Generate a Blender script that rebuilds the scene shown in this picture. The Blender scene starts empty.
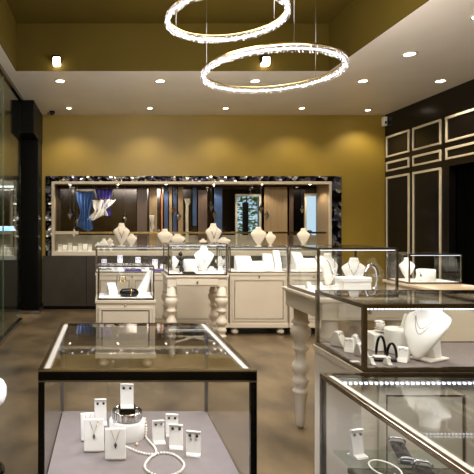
import bpy, bmesh, math, random
from mathutils import Vector, Matrix
random.seed(7)
S = bpy.context.scene
COL = S.collection
PI = math.pi

# ------------------------------------------------------------------ camera, world, exposure
F = 500.0; VX, VY = 108.0, 228.0; EYE = 1.5; PXW = 474.0
cd = bpy.data.cameras.new('camera'); cam = bpy.data.objects.new('camera', cd); COL.objects.link(cam)
cam.location = (0, 0, EYE); cam.rotation_euler = (PI/2, 0, 0)
cd.sensor_width = 36; cd.lens = F/PXW*36
cd.shift_x = (PXW/2-VX)/PXW; cd.shift_y = -(PXW/2-VY)/PXW
cd.clip_start = .05; cd.clip_end = 100
S.camera = cam
w = bpy.data.worlds.new('world'); S.world = w; w.use_nodes = True
w.node_tree.nodes['Background'].inputs[0].default_value = (.62, .84, 1, 1)
w.node_tree.nodes['Background'].inputs[1].default_value = .75
S.view_settings.view_transform = 'Standard'; S.view_settings.look = 'None'
S.view_settings.gamma = 1; S.view_settings.use_curve_mapping = False
S.view_settings.exposure = 0.3
cy = S.cycles
cy.use_denoising = True
cy.max_bounces = 10; cy.transparent_max_bounces = 48; cy.glossy_bounces = 5; cy.diffuse_bounces = 4
cy.sample_clamp_indirect = 4; cy.caustics_reflective = False; cy.caustics_refractive = False

def area(name, loc, sx, sy, power, col=(1, 1, 1), rot=(0, 0, 0), parent=None, spread=None):
    l = bpy.data.lights.new(name, 'AREA'); l.shape = 'RECTANGLE'; l.size = sx; l.size_y = sy
    l.energy = power; l.color = col
    if spread: l.spread = spread
    o = bpy.data.objects.new(name, l); COL.objects.link(o); o.location = loc; o.rotation_euler = rot
    o.parent = parent
    return o
# added fill lights out of view: behind the camera and up in the recess
area('fill_light', (1.0, -.9, 3.5), 4.5, 1.8, 130, (1, .94, .85), (math.radians(32), 0, 0))
area('fill_light', (.9, 2.6, 4.15), 2.8, 1.6, 30, (1, .94, .85))
# ------------------------------------------------------------------ helpers
def at(px, py, d): return Vector(((px-VX)*d/F, d, EYE-(py-VY)*d/F))
def xx(px, d): return (px-VX)*d/F
def on(px, py, z):
    "point on the level plane z seen at px, py"
    d = (EYE-z)*F/(py-VY)
    return Vector(((px-VX)*d/F, d, z))
def lin(c):
    return tuple(((v/255)/12.92 if v/255 <= .04045 else ((v/255+.055)/1.055)**2.4) for v in c) + (1,)

def mat(name, rgb, rough=.5, metal=0, var=.12, scale=6, bump=0, bscale=40, spec=.5, coat=0, stretch=(1, 1, 1), rgb2=None, sheen=0):
    m = bpy.data.materials.new(name); m.use_nodes = True
    nt = m.node_tree; b = nt.nodes['Principled BSDF']
    c = lin(rgb)
    tc = nt.nodes.new('ShaderNodeTexCoord'); mp = nt.nodes.new('ShaderNodeMapping')
    mp.inputs['Scale'].default_value = stretch
    nt.links.new(tc.outputs['Object'], mp.inputs[0])
    n = nt.nodes.new('ShaderNodeTexNoise'); n.inputs['Scale'].default_value = scale; n.inputs['Detail'].default_value = 5
    nt.links.new(mp.outputs[0], n.inputs['Vector'])
    r = nt.nodes.new('ShaderNodeValToRGB')
    r.color_ramp.elements[0].position = .3; r.color_ramp.elements[1].position = .7
    c2 = lin(rgb2) if rgb2 else tuple(min(1, v*(1+var)) for v in c[:3])+(1,)
    c1 = c if rgb2 else tuple(v*(1-var) for v in c[:3])+(1,)
    r.color_ramp.elements[0].color = c1; r.color_ramp.elements[1].color = c2
    nt.links.new(n.outputs[0], r.inputs[0]); nt.links.new(r.outputs[0], b.inputs['Base Color'])
    b.inputs['Roughness'].default_value = rough; b.inputs['Metallic'].default_value = metal
    b.inputs['Specular IOR Level'].default_value = spec
    b.inputs['Coat Weight'].default_value = coat; b.inputs['Coat Roughness'].default_value = .08
    if sheen: b.inputs['Sheen Weight'].default_value = sheen
    if bump:
        n2 = nt.nodes.new('ShaderNodeTexNoise'); n2.inputs['Scale'].default_value = bscale
        nt.links.new(mp.outputs[0], n2.inputs['Vector'])
        bp = nt.nodes.new('ShaderNodeBump'); bp.inputs['Strength'].default_value = bump; bp.inputs['Distance'].default_value = .01
        nt.links.new(n2.outputs[0], bp.inputs['Height']); nt.links.new(bp.outputs[0], b.inputs['Normal'])
    return m
def emit(name, col, strength):
    m = bpy.data.materials.new(name); m.use_nodes = True; nt = m.node_tree
    b = nt.nodes['Principled BSDF']
    b.inputs['Base Color'].default_value = (.8, .8, .8, 1)
    b.inputs['Emission Color'].default_value = col+(1,); b.inputs['Emission Strength'].default_value = strength
    return m
def glass(name, tint=(.97, .98, .97), refl=1.0, rough=.0, base=.0, haze=0):
    m = bpy.data.materials.new(name); m.use_nodes = True; nt = m.node_tree
    nt.nodes.remove(nt.nodes['Principled BSDF'])
    out = nt.nodes['Material Output']
    t = nt.nodes.new('ShaderNodeBsdfTransparent'); t.inputs[0].default_value = tint+(1,)
    g = nt.nodes.new('ShaderNodeBsdfGlossy'); g.inputs['Roughness'].default_value = rough
    geo = nt.nodes.new('ShaderNodeNewGeometry')
    def mth(op, a, b=None, c=None):
        q = nt.nodes.new('ShaderNodeMath'); q.operation = op
        for k, v in enumerate((a, b, c)):
            if v is None: continue
            if isinstance(v, (int, float)): q.inputs[k].default_value = v
            else: nt.links.new(v, q.inputs[k])
        return q
    dt = nt.nodes.new('ShaderNodeVectorMath'); dt.operation = 'DOT_PRODUCT'
    nt.links.new(geo.outputs['Normal'], dt.inputs[0]); nt.links.new(geo.outputs['Incoming'], dt.inputs[1])
    ab = mth('ABSOLUTE', dt.outputs['Value']); iv = mth('SUBTRACT', 1.0, ab.outputs[0]); pw = mth('POWER', iv.outputs[0], 5.0)
    fr = mth('MULTIPLY_ADD', pw.outputs[0], .8, .04)
    ma = nt.nodes.new('ShaderNodeMath'); ma.operation = 'MULTIPLY_ADD'; ma.inputs[1].default_value = refl; ma.inputs[2].default_value = base
    nt.links.new(fr.outputs[0], ma.inputs[0])
    mx = nt.nodes.new('ShaderNodeMixShader'); nt.links.new(ma.outputs[0], mx.inputs[0])
    nt.links.new(t.outputs[0], mx.inputs[1]); nt.links.new(g.outputs[0], mx.inputs[2])
    last = mx
    if haze:
        df = nt.nodes.new('ShaderNodeBsdfDiffuse'); df.inputs[0].default_value = (.8, .8, .8, 1)
        m2 = nt.nodes.new('ShaderNodeMixShader'); m2.inputs[0].default_value = haze
        nt.links.new(mx.outputs[0], m2.inputs[1]); nt.links.new(df.outputs[0], m2.inputs[2]); last = m2
    nt.links.new(last.outputs[0], out.inputs[0])
    return m

M = {}
M['gold'] = mat('gold_wall_paint', (146, 121, 44), .45, var=.10, scale=1.2, bump=.05, bscale=30)
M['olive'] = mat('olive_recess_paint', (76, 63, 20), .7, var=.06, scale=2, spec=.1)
M['ceil'] = mat('ceiling_plaster', (243, 237, 230), .32, var=.04, scale=1.5)
M['floor'] = mat('brown_stone_floor', (60, 50, 37), .3, rgb2=(124, 106, 79), scale=2.6, bump=.04, bscale=12, stretch=(1, .6, 1))
M['cream'] = mat('cream_lacquer', (216, 205, 187), .4, var=.04, scale=3)
M['creamline'] = mat('cream_groove', (96, 80, 58), .6)
M['moulding'] = mat('pale_moulding', (200, 188, 164), .4, var=.05)
M['darkwall'] = mat('dark_brown_panelling', (13, 10, 8), .22, var=.2, scale=4, spec=.25)
M['black'] = mat('black_lacquer', (5, 5, 6), .12, var=.2, spec=.3)
M['blackbox'] = mat('black_column_paint', (5, 5, 5), .4, spec=.12)
M['basecab'] = mat('dark_grey_brown_base', (52, 46, 38), .45, var=.15)
M['chrome'] = mat('polished_chrome', (190, 186, 180), .16, 1, var=.05)
M['bronze'] = mat('smoky_bronze_metal', (140, 128, 110), .22, 1, var=.1)
M['steel'] = mat('dull_steel', (150, 148, 146), .3, 1)
M['white'] = mat('white_leatherette', (238, 234, 226), .45, var=.03, bump=.05, bscale=200)
M['shell'] = mat('ivory_bust_linen', (222, 210, 190), .6, var=.05, bump=.1, bscale=150)
M['deck'] = mat('mauve_grey_felt', (122, 112, 108), .85, var=.06, scale=14, bump=.1, bscale=300)
M['deckw'] = mat('white_deck', (226, 224, 222), .5, var=.03)
M['pearl'] = mat('pearl', (240, 236, 224), .18, var=.03, coat=.5)
M['goldm'] = mat('yellow_gold', (214, 168, 84), .2, 1)
M['stone'] = mat('dark_gemstone', (26, 22, 26), .1, var=.3, coat=.6)
M['stoneb'] = mat('blue_gemstone', (50, 60, 170), .1, var=.3, coat=.6)
M['sparkle'] = mat('faceted_silver', (205, 205, 212), .12, 1, var=.1)
M['blue'] = mat('blue_silk', (70, 104, 160), .4, var=.35, scale=9)
M['navy'] = mat('navy_panel', (42, 66, 104), .5, var=.2)
M['violet'] = mat('violet_glass', (88, 74, 170), .25, var=.4, scale=20)
M['brownp'] = mat('brown_wood_panel', (84, 62, 44), .45, var=.25, scale=5, stretch=(4, 4, .4))
M['tanp'] = mat('tan_fabric_panel', (150, 124, 88), .6, var=.15, stretch=(5, 5, .4))
M['oran'] = mat('orange_trim', (186, 110, 50), .4)
M['darkglass'] = mat('dark_back_mirror', (92, 86, 82), .10, 1, var=.25, scale=3)
M['leaf'] = mat('green_leaves', (104, 150, 62), .5, rgb2=(160, 190, 96), scale=9)
M['leafd'] = mat('dark_leaves', (38, 60, 40), .5, var=.4, scale=9)
M['rim'] = mat('gilt_metal_rim', (170, 146, 96), .25, 1)
M['glass'] = glass('clear_glass', (.985, .99, .987), .8)
M['glasst'] = glass('clear_top_glass', (.97, .98, .975), 1.0, base=.02)
M['glassg'] = glass('greenish_glass', (.88, .94, .90), .9, base=.02)
M['gedge'] = mat('green_glass_edge', (120, 150, 128), .2, var=.1, coat=.6)
M['crystal'] = glass('cut_crystal', (.90, .90, .94), 1.0, rough=.02, base=.08, haze=.015)
M['ringled'] = emit('chandelier_led', (1, .94, .88), 1.5)
M['led'] = emit('case_led', (.86, .9, 1), 2)
M['leddot'] = emit('case_led_dot', (.80, .86, 1), 3)
M['lamp'] = emit('downlight_lens', (1, .88, .70), 14)
M['blueglow'] = emit('added_glow_tube', (.25, .5, 1), 3)  # blue glow for the tube added in the second showcase

def tiles(name):
    m = bpy.data.materials.new(name); m.use_nodes = True; nt = m.node_tree; b = nt.nodes['Principled BSDF']
    tc = nt.nodes.new('ShaderNodeTexCoord'); v = nt.nodes.new('ShaderNodeTexVoronoi'); v.inputs['Scale'].default_value = 11
    nt.links.new(tc.outputs['Object'], v.inputs['Vector'])
    r = nt.nodes.new('ShaderNodeValToRGB'); e = r.color_ramp.elements
    e[0].position = .3; e[0].color = lin((14, 12, 12)); e[1].position = .75; e[1].color = lin((180, 176, 170))
    e.new(.5).color = lin((30, 28, 34)); e.new(.62).color = lin((104, 104, 128))
    nt.links.new(v.outputs['Color'], r.inputs[0]); nt.links.new(r.outputs[0], b.inputs['Base Color'])
    b.inputs['Roughness'].default_value = .12; b.inputs['Metallic'].default_value = .8
    v2 = nt.nodes.new('ShaderNodeBump'); v2.inputs['Strength'].default_value = .6; v2.inputs['Distance'].default_value = .03
    nt.links.new(v.outputs['Distance'], v2.inputs['Height']); nt.links.new(v2.outputs[0], b.inputs['Normal'])
    return m
M['mosaic'] = tiles('broken_mirror_mosaic')

class MB:
    def __init__(s): s.bm = bmesh.new(); s.sm = []
    def box(s, x0, x1, y0, y1, z0, z1, T=None):
        if x0 > x1: x0, x1 = x1, x0
        if y0 > y1: y0, y1 = y1, y0
        if z0 > z1: z0, z1 = z1, z0
        v = [s.bm.verts.new((x, y, z)) for z in (z0, z1) for y in (y0, y1) for x in (x0, x1)]
        for f in ((0, 2, 3, 1), (4, 5, 7, 6), (0, 1, 5, 4), (2, 6, 7, 3), (0, 4, 6, 2), (1, 3, 7, 5)):
            s.bm.faces.new([v[i] for i in f])
        if T: 
            for a in v: a.co = T @ a.co
        return s
    def prism(s, pts, y0, y1, T=None, axis='y'):
        "outline (x,z) pushed along y"
        n = len(pts)
        def mk(p, q): return (p[0], q, p[1]) if axis == 'y' else ((q, p[0], p[1]) if axis == 'x' else (p[0], p[1], q))
        a = [s.bm.verts.new(mk(p, y0)) for p in pts]; b = [s.bm.verts.new(mk(p, y1)) for p in pts]
        s.bm.faces.new(a); s.bm.faces.new(b[::-1])
        for i in range(n): s.bm.faces.new((a[i], b[i], b[(i+1) % n], a[(i+1) % n]))
        if T:
            for v in a+b: v.co = T @ v.co
        return s
    def loft(s, rings, close=True, smooth=True, cap=True):
        R = [[s.bm.verts.new(p) for p in r] for r in rings]
        n = len(rings[0])
        for a, b in zip(R, R[1:]):
            for i in range(n if close else n-1):
                f = s.bm.faces.new((a[i], a[(i+1) % n], b[(i+1) % n], b[i])); f.smooth = smooth
        if cap and close:
            s.bm.faces.new(R[0][::-1]); s.bm.faces.new(R[-1])
        return s
    def lathe(s, prof, n=20, c=(0, 0, 0), sx=1, sy=1, smooth=True):
        return s.loft([[(c[0]+r*sx*math.cos(2*PI*i/n), c[1]+r*sy*math.sin(2*PI*i/n), c[2]+z) for i in range(n)] for r, z in prof], smooth=smooth)
    def tube(s, pts, r, n=8, closed=False):
        pts = [Vector(p) for p in pts]; rings = []
        L = len(pts); up = Vector((0, 0, 1))
        for i, p in enumerate(pts):
            if closed: t = pts[(i+1) % L]-pts[i-1]
            else: t = pts[min(i+1, L-1)]-pts[max(i-1, 0)]
            t.normalize()
            u = t.cross(up)
            if u.length < .05: u = t.cross(Vector((0, 1, 0)))
            u.normalize(); v = u.cross(t)
            rr = r[i] if isinstance(r, (list, tuple)) else r
            rings.append([p+(u*math.cos(2*PI*k/n)+v*math.sin(2*PI*k/n))*rr for k in range(n)])
        if closed: rings.append(rings[0]); s.loft(rings, cap=False)
        else: s.loft(rings)
        return s
    def ball(s, c, r, n=8, m=6, sz=1):
        return s.lathe([(max(1e-4, r*math.sin(PI*k/m)), -r*sz*math.cos(PI*k/m)) for k in range(m+1)], n, c)
    def gem(s, c, r, h, n=6, rot=0):
        top = s.bm.verts.new((c[0], c[1], c[2]+h)); bot = s.bm.verts.new((c[0], c[1], c[2]-h))
        v = [s.bm.verts.new((c[0]+r*math.cos(2*PI*i/n+rot), c[1]+r*math.sin(2*PI*i/n+rot), c[2]+h*.15)) for i in range(n)]
        for i in range(n):
            s.bm.faces.new((v[i], v[(i+1) % n], top)); s.bm.faces.new((v[(i+1) % n], v[i], bot))
        return s
    def build(s, name, m, parent=None, bevel=0, loc=None, seg=2):
        me = bpy.data.meshes.new(name)
        bmesh.ops.remove_doubles(s.bm, verts=s.bm.verts, dist=1e-6)
        bmesh.ops.recalc_face_normals(s.bm, faces=s.bm.faces)
        s.bm.to_mesh(me); s.bm.free(); me.materials.append(M[m] if isinstance(m, str) else m)
        o = bpy.data.objects.new(name, me); COL.objects.link(o); o.parent = parent
        if loc is not None: o.location = loc
        if bevel:
            b = o.modifiers.new('edge', 'BEVEL'); b.width = bevel; b.segments = seg; b.limit_method = 'ANGLE'
        return o
def tag(o, label, cat, group=None, kind=None):
    o['label'] = label; o['category'] = cat
    if group: o['group'] = group
    if kind: o['kind'] = kind
    return o
def thing(name, loc=(0, 0, 0), rz=0, label='', cat='', group=None):
    o = bpy.data.objects.new(name, None); COL.objects.link(o); o.empty_display_size = .05
    o.location = loc; o.rotation_euler = (0, 0, rz)
    return tag(o, label, cat, group)
def struct(mb, name, m, bevel=0):
    o = mb.build(name, m, bevel=bevel); o['kind'] = 'structure'; return o
def kids(o): return [c for c in bpy.data.objects if c.parent == o]
def dup(root, loc, rz=None, label=None, group=None, scale=None):
    def cp(o, p):
        c = o.copy(); COL.objects.link(c)
        if p: c.parent = p
        for k in kids(o): cp(k, c)
        return c
    r = cp(root, None); r.location = loc
    if rz is not None: r.rotation_euler = (0, 0, rz)
    if label: r['label'] = label
    if group: r['group'] = group
    if scale: r.scale = (scale,)*3 if not isinstance(scale, tuple) else scale
    return r

# ------------------------------------------------------------------ the room
CZ = 3.59; RZ = 4.22; BY = 9.26; RX = 5.13; LX = -3.2; FY = -2.2
RX0, RX1, RY0, RY1 = -1.227, 2.95, .6, 6.66
struct(MB().box(LX-.1, RX+1.2, FY-.1, BY+.8, -.1, 0), 'floor', 'floor')
c = MB()
c.box(LX, RX0, FY, BY+.8, CZ, CZ+.1).box(RX1, RX+1, FY, BY+.8, CZ, CZ+.1)
c.box(RX0, RX1, FY, RY0, CZ, CZ+.1).box(RX0, RX1, RY1, BY+.8, CZ, CZ+.1)
struct(c, 'ceiling', 'ceil')
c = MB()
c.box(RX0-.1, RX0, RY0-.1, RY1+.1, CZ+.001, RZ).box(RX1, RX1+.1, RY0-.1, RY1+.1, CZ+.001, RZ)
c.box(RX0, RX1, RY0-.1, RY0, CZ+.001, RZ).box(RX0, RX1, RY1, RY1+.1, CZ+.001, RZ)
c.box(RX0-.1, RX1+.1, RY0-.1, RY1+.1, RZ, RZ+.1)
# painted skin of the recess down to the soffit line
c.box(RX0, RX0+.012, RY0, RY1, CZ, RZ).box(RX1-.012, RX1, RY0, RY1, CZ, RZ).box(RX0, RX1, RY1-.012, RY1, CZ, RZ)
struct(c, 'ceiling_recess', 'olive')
# back wall with the opening of the display niche
NX0, NX1, NZ0, NZ1 = -1.04, 4.13, .99, 2.36
c = MB()
c.box(LX, NX0, BY, BY+.1, 0, CZ).box(NX1, RX, BY, BY+.1, 0, CZ)
c.box(NX0, NX1, BY, BY+.1, 0, NZ0).box(NX0, NX1, BY, BY+.1, NZ1, CZ)
struct(c, 'wall_back', 'gold')
struct(MB().box(LX-.1, LX, FY, BY+.1, 0, CZ), 'wall_left', 'gold')
struct(MB().box(LX-.1, RX+.1, FY-.1, FY, 0, CZ), 'wall_front', 'gold')
DY0, DY1, DZ = 3.9, 7.52, 2.43
c = MB()
c.box(RX, RX+.12, FY, DY0, 0, CZ).box(RX, RX+.12, DY1, BY+.1, 0, CZ).box(RX, RX+.12, DY0, DY1, DZ, CZ)
wr = struct(c, 'wall_right', 'darkwall')
door = struct(MB().box(RX+.30, RX+.36, DY0-.1, DY1+.1, 0, DZ+.1), 'door_1', 'blackbox')
struct(MB().box(RX+.1, RX+.36, DY1, DY1+.06, 0, DZ+.1).box(RX+.1, RX+.36, DY0-.06, DY0, 0, DZ+.1).box(RX+.1, RX+.36, DY0, DY1, DZ, DZ+.08), 'trim_1', 'blackbox')
# pale mouldings on the right wall
for (y1, y0) in ((9.20, 8.50), (8.40, 7.69), (7.58, 6.80)):
    rows = [(2.79, 3.18), (2.53, 2.71)] + ([(.35, 2.435)] if y0 > 7.6 else [])
    for z0, z1 in rows:
        t = .032; m = MB()
        m.box(RX-.022, RX, y0, y1, z0, z0+t).box(RX-.022, RX, y0, y1, z1-t, z1)
        m.box(RX-.022, RX, y0, y0+t, z0+t, z1-t).box(RX-.022, RX, y1-t, y1, z0+t, z1-t)
        m.build('panel_moulding', 'moulding', wr, bevel=.006)
for y1, y0 in ((6.7, 5.9), (5.8, 5.0)):
    for z0, z1 in [(2.79, 3.18), (2.53, 2.71)]:
        t = .032; m = MB()
        m.box(RX-.022, RX, y0, y1, z0, z0+t).box(RX-.022, RX, y0, y1, z1-t, z1)
        m.box(RX-.022, RX, y0, y0+t, z0+t, z1-t).box(RX-.022, RX, y1-t, y1, z0+t, z1-t)
        m.build('panel_moulding', 'moulding', wr, bevel=.006)
struct(MB().box(LX, NX0-.1, BY-.02, BY, 0, .12).box(4.32, RX, BY-.02, BY, 0, .12), 'baseboard_back', 'blackbox')

# black column with bulkhead box
c = MB().box(-1.60, -1.21, 8.16, BY, 3.05, CZ).box(-1.53, -1.22, 8.75, BY, .06, 3.05)
struct(c, 'column', 'blackbox', bevel=.008)
struct(MB().box(-1.56, -1.19, 8.70, BY, 0, .06), 'trim_2', 'steel')

# glass partition on the left
g = thing('glass_partition', (-1.40, 0, 0), 0, 'tall frameless clear glass wall with slim metal rails standing beside the black column', 'glass wall')
for a, b in ((1.2, 4.6), (4.61, 6.67), (6.68, 8.0)):
    MB().box(-.006, .006, a, b, .06, 3.54).build('pane', 'glassg', g)
for y in (4.605, 6.675): MB().box(-.008, .008, y-.005, y+.005, .06, 3.54).build('joint_strip', 'gedge', g)
MB().box(-.03, .03, 1.2, 8.1, 3.53, CZ).build('top_rail', 'black', g)
MB().box(-.035, .035, 1.2, 8.02, 0, .06).build('bottom_rail', 'chrome', g, bevel=.004)
# ------------------------------------------------------------------ display niche in the back wall
NB = 9.83
wd = thing('wall_display', (0, BY, 0), 0, 'long built-in wall showcase with mosaic mirror border in the gold back wall', 'showcase')
def R(y): return y-BY
m = MB(); b0 = -.03
m.box(-1.15, 4.31, b0, 0, 2.36, 2.46).box(-1.15, -1.04, b0, 0, .99, 2.36).box(4.13, 4.31, b0, 0, .99, 2.36)
m.build('mosaic_border', 'mosaic', wd)
m = MB()
m.box(-1.04, 4.13, -.035, .02, 2.315, 2.36).box(-1.04, -.99, -.035, .02, 1.06, 2.315).box(4.09, 4.13, -.035, .02, 1.06, 2.315)
m.build('inner_frame', 'moulding', wd, bevel=.006)
m = MB(); m.box(-1.04, -1.02, .02, .57, .99, 2.36).box(4.10, 4.13, .02, .57, .99, 2.36).box(-1.02, 4.10, .02, .57, 2.34, 2.36)
m.build('niche_lining', 'tanp', wd)
MB().box(-1.04, 4.13, -.04, .57, .99, 1.06).build('deck', 'cream', wd, bevel=.004)
MB().box(-1.02, 4.10, .545, .57, 1.06, 1.36).build('lower_back_panel', mat('grey_beige_back', (150, 142, 126), .35, var=.2, scale=6), wd)
MB().box(-.98, 4.08, .06, .36, 1.40, 1.425).build('shelf', 'glassg', wd)
MB().box(-.98, 4.08, .045, .058, 1.395, 1.43).build('shelf_edge', 'rim', wd)
MB().box(-.98, -.55, .04, .05, 1.38, 1.44).build('shelf_edge', 'moulding', wd)
MB().box(-1.2, 4.31, -.05, 0, .06, .99).build('base_cabinet', 'basecab', wd, bevel=.005)
MB().box(-1.2, 4.31, -.035, 0, 0, .06).build('plinth', 'blackbox', wd)
for x in (-.4, .5, 1.4, 2.3, 3.2): MB().box(x-.004, x+.004, -.053, -.048, .08, .97).build('door_gap', 'black', wd)
# back of the niche: dark mirror panels, two added windows imitating a reflection
W1 = (2.47, 2.86, 1.06, 2.10); W2 = (3.80, 4.05, 1.06, 2.10)
W1 = (xx(237, NB), xx(259, NB), 1.10, 2.12); W2 = (xx(306, NB), xx(320, NB), 1.10, 2.13)
c = MB()
c.box(-1.04, W1[0], NB, NB+.1, .9, 2.4).box(W1[1], W2[0], NB, NB+.1, .9, 2.4).box(W2[1], 4.2, NB, NB+.1, .9, 2.4)
for W in (W1, W2): c.box(W[0], W[1], NB, NB+.1, .9, W[2]).box(W[0], W[1], NB, NB+.1, W[3], 2.4)
c.box(-1.14, -1.04, BY+.1, NB+.1, .9, 2.4).box(4.13, 4.2, BY+.1, NB+.1, .9, 2.4).box(-1.14, 4.2, BY+.1, NB+.1, 2.37, 2.47).box(-1.14, 4.2, BY+.1, NB+.1, .85, .95)
struct(c, 'wall_niche', 'darkglass')
for i, W in enumerate((W1, W2)):
    m = MB(); t = .035
    m.box(W[0]-t, W[1]+t, NB-.03, NB, W[3], W[3]+.045).box(W[0]-t, W[0], NB-.03, NB, W[2], W[3]).box(W[1], W[1]+t, NB-.03, NB, W[2], W[3])
    wo = struct(m, 'reflected_window_%d' % (i+1), 'moulding')
    MB().box(W[0], W[1], NB+.04, NB+.046, W[2], W[3]).build('pane', 'glass', wo)
    if i == 0:
        MB().box(xx(243, NB), xx(248.5, NB), NB+.01, NB+.06, W[2], 2.0).build('mullion', 'blackbox', wo)
        MB().box(W[0], W[1], NB+.015, NB+.05, 1.40, 1.43).build('transom', 'blackbox', wo)
# greenery added outside those windows, imitating the reflected view
def shrub(loc, sx, sy, sz, m, label, seed, leaf=.05, n=420):
    rnd = random.Random(seed); b = MB()
    for i in range(n):
        th = rnd.uniform(0, 2*PI); r = math.sqrt(rnd.random()); z = rnd.random()
        rr = r*(1-.55*z*z)
        p = Vector((sx*rr*math.cos(th), sy*rr*math.sin(th), z*sz))
        T = Matrix.Translation(p) @ Matrix.Rotation(rnd.uniform(0, 6), 4, 'Z') @ Matrix.Rotation(rnd.uniform(-1.2, 1.2), 4, 'X')
        pts = [T @ Vector(q) for q in ((0, 0, 0), (leaf*.4, leaf*.3, .01), (leaf*1.2, 0, .02), (leaf*.4, -leaf*.3, .01))]
        v = [b.bm.verts.new(q) for q in pts]; b.bm.faces.new(v)
    o = thing('shrub', loc, 0, label, 'plant')
    b.build('foliage', m, o)
    MB().lathe([(.05, 0), (.03, sz*.6), (.012, sz*.9)], 8).build('stem', 'brownp', o)
    return o
struct(MB().box(1.6, 7.0, NB+.1, 13.5, -.1, 0), 'ground', 'leafd')
shrub((3.05, 11.0, 0), .75, .45, 2.5, 'leaf', 'leafy green shrub imitating a reflection outside the window beside the black mullion', 1, .08, 2600)
shrub((4.25, 10.6, 0), .22, .2, 1.45, 'leafd', 'dark pointed plant imitating a reflection outside the narrow pale blue window', 2, .1, 260)

# hangings and panels added in place of the niche's mirror reflection
def panel(x0, x1, y0, y1, m, label, dy=.06, t=.025):
    wv = (x1-x0)*(NB-dy)/F/2; z1 = EYE-(y0-VY)*(NB-dy)/F; z0 = max(1.06, EYE-(y1-VY)*(NB-dy)/F)
    o = MB().box(-wv, wv, -t/2, t/2, z0, z1).build('standin_panel', m, wd, bevel=.004, loc=(xx((x0+x1)/2, NB-dy), R(NB)-dy-t/2, 0))
    o['label'] = label
    return o
panel(137, 147, 187, 252, 'brownp', 'brown wood panel imitating a reflection in the wall showcase beside the white swag')
panel(149, 157, 187, 252, 'tanp', 'narrow tan panel imitating a reflection in the wall showcase between brown wood and black glass')
panel(161, 162.5, 187, 245, 'oran', 'thin orange strip imitating a reflection left of the blue panels in the wall showcase')
panel(164, 168, 187, 240, 'navy', 'blue panel imitating a reflection in the wall showcase next to the thin orange strip')
panel(169, 172, 187, 240, 'tanp', 'slim tan strip imitating a reflection between the two left blue panels of the showcase')
panel(173, 176.5, 187, 238, 'navy', 'blue panel imitating a reflection in the wall showcase between two tan panels')
panel(178, 183, 187, 250, 'tanp', 'tan panel imitating a reflection in the wall showcase left of the ivory fluted column')
panel(192.5, 196.5, 187, 226, 'navy', 'blue panel imitating a reflection right of the ivory fluted column in the showcase')
panel(198, 207, 190, 240, 'brownp', 'brown panel imitating a reflection behind the tallest bust in the wall showcase')
panel(214, 222, 187, 240, 'navy', 'dark blue panel imitating a reflection left of the garden window in the showcase')
panel(264, 287, 187, 252, 'tanp', 'broad tan fabric panel imitating a reflection between the two lit windows of the showcase')
panel(289, 293, 187, 252, 'brownp', 'narrow dark brown panel imitating a reflection beside the broad tan fabric panel')
# ivory fluted column added for a cream strip in the mirror reflection
o = thing('standin_column', (xx(187, 9.6), 9.6, 1.06), 0, 'slim ivory fluted column with scrolled top imitating a reflection in the wall showcase', 'column')
MB().lathe([(.045, 0), (.045, .04), (.03, .05), (.028, .9), (.04, .93), (.05, .97)], 14, smooth=False).build('shaft', 'moulding', o)
MB().lathe([(.06, 0), (.06, .035)], 16).build('base', 'moulding', o)
MB().box(-.05, .05, -.04, .04, .97, 1.0).tube([(.03+.03*math.cos(a), 0, .93+.03*math.sin(a)) for a in [k*.5 for k in range(12)]], .01).build('capital', 'moulding', o)
# draped silks added to imitate coloured streaks of the mirror reflection
def drape(loc, wid, hgt, m, label, seed, folds=5, lean=0):
    rnd = random.Random(seed); ph = rnd.uniform(0, 6)
    o = thing('standin_drape', loc, 0, label, 'fabric'); b = MB(); U, V = 36, 16
    rows = []
    for j in range(V+1):
        v = j/V; k = .45+.55*abs(math.cos(2.2*v+.3)); r = []
        for i in range(U+1):
            u = i/U
            r.append((wid*(u-.5)*k+lean*v, .035*math.sin(folds*2*PI*u+ph+2*v)+.01*math.sin(17*u+5*v), -hgt*v+.05*math.sin(5*u+ph)*v))
        rows.append(r)
    for a in rows: pass
    front = rows; back = [[(x, y+.006, z) for x, y, z in r] for r in rows]
    b.loft([f+bk[::-1] for f, bk in zip(front, back)])
    b.build('cloth', m, o)
    MB().tube([(-wid*.45, 0, .012), (wid*.45, 0, .012)], .008).build('rod', 'rim', o)
    for sx in (-.4, .4): MB().tube([(wid*sx, 0, .012), (wid*sx, 0, 2.34-loc[2])], .0025, 6).build('hanging_wire', 'steel', o)
    return o
drape(at(85, 192, 9.70), .38, .72, 'blue', 'blue silk drape imitating a reflection, hung in the left end of the wall showcase', 3)
drape(at(104, 200, 9.70), .46, .35, 'white', 'white silk swag imitating a reflection, hung beside the blue drape in the showcase', 5, 3, -.12)
drape(at(104, 189, 9.74), .35, .5, 'violet', 'violet silk drape imitating a reflection, hung behind the white swag', 8, 4)
drape(at(152, 215, 9.66), .10, .3, 'white', 'narrow white scarf imitating a reflection, hung before the tan panel', 12, 2)

# niche downlights / cord lamps
for px in (70, 118, 166, 214, 262, 310):
    p = at(px, 186, 9.5)
    o = thing('niche_spotlight', (p.x, 9.5, 2.338), 0, 'tiny round spotlight under the showcase top, %s' % {70: 'above the blue drape', 118: 'above the white swag', 166: 'above the first blue panels', 214: 'above the dark blue panel', 262: 'between garden window and tan panel', 310: 'above the pale blue window'}[px], 'spotlight', 'spotlights in the showcase top')
    MB().lathe([(.03, -.012), (.03, 0)], 14).build('ring', 'chrome', o)
    MB().lathe([(.02, -.015), (.02, -.011)], 12).build('lens', 'lamp', o)
    l = bpy.data.lights.new('niche_spot', 'SPOT'); l.energy = 15; l.spot_size = 2.3; l.spot_blend = .5; l.color = (1, .9, .75); l.shadow_soft_size = .02
    lo = bpy.data.objects.new('niche_spot', l); COL.objects.link(lo); lo.location = (0, 0, -.03); lo.parent = o

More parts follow.
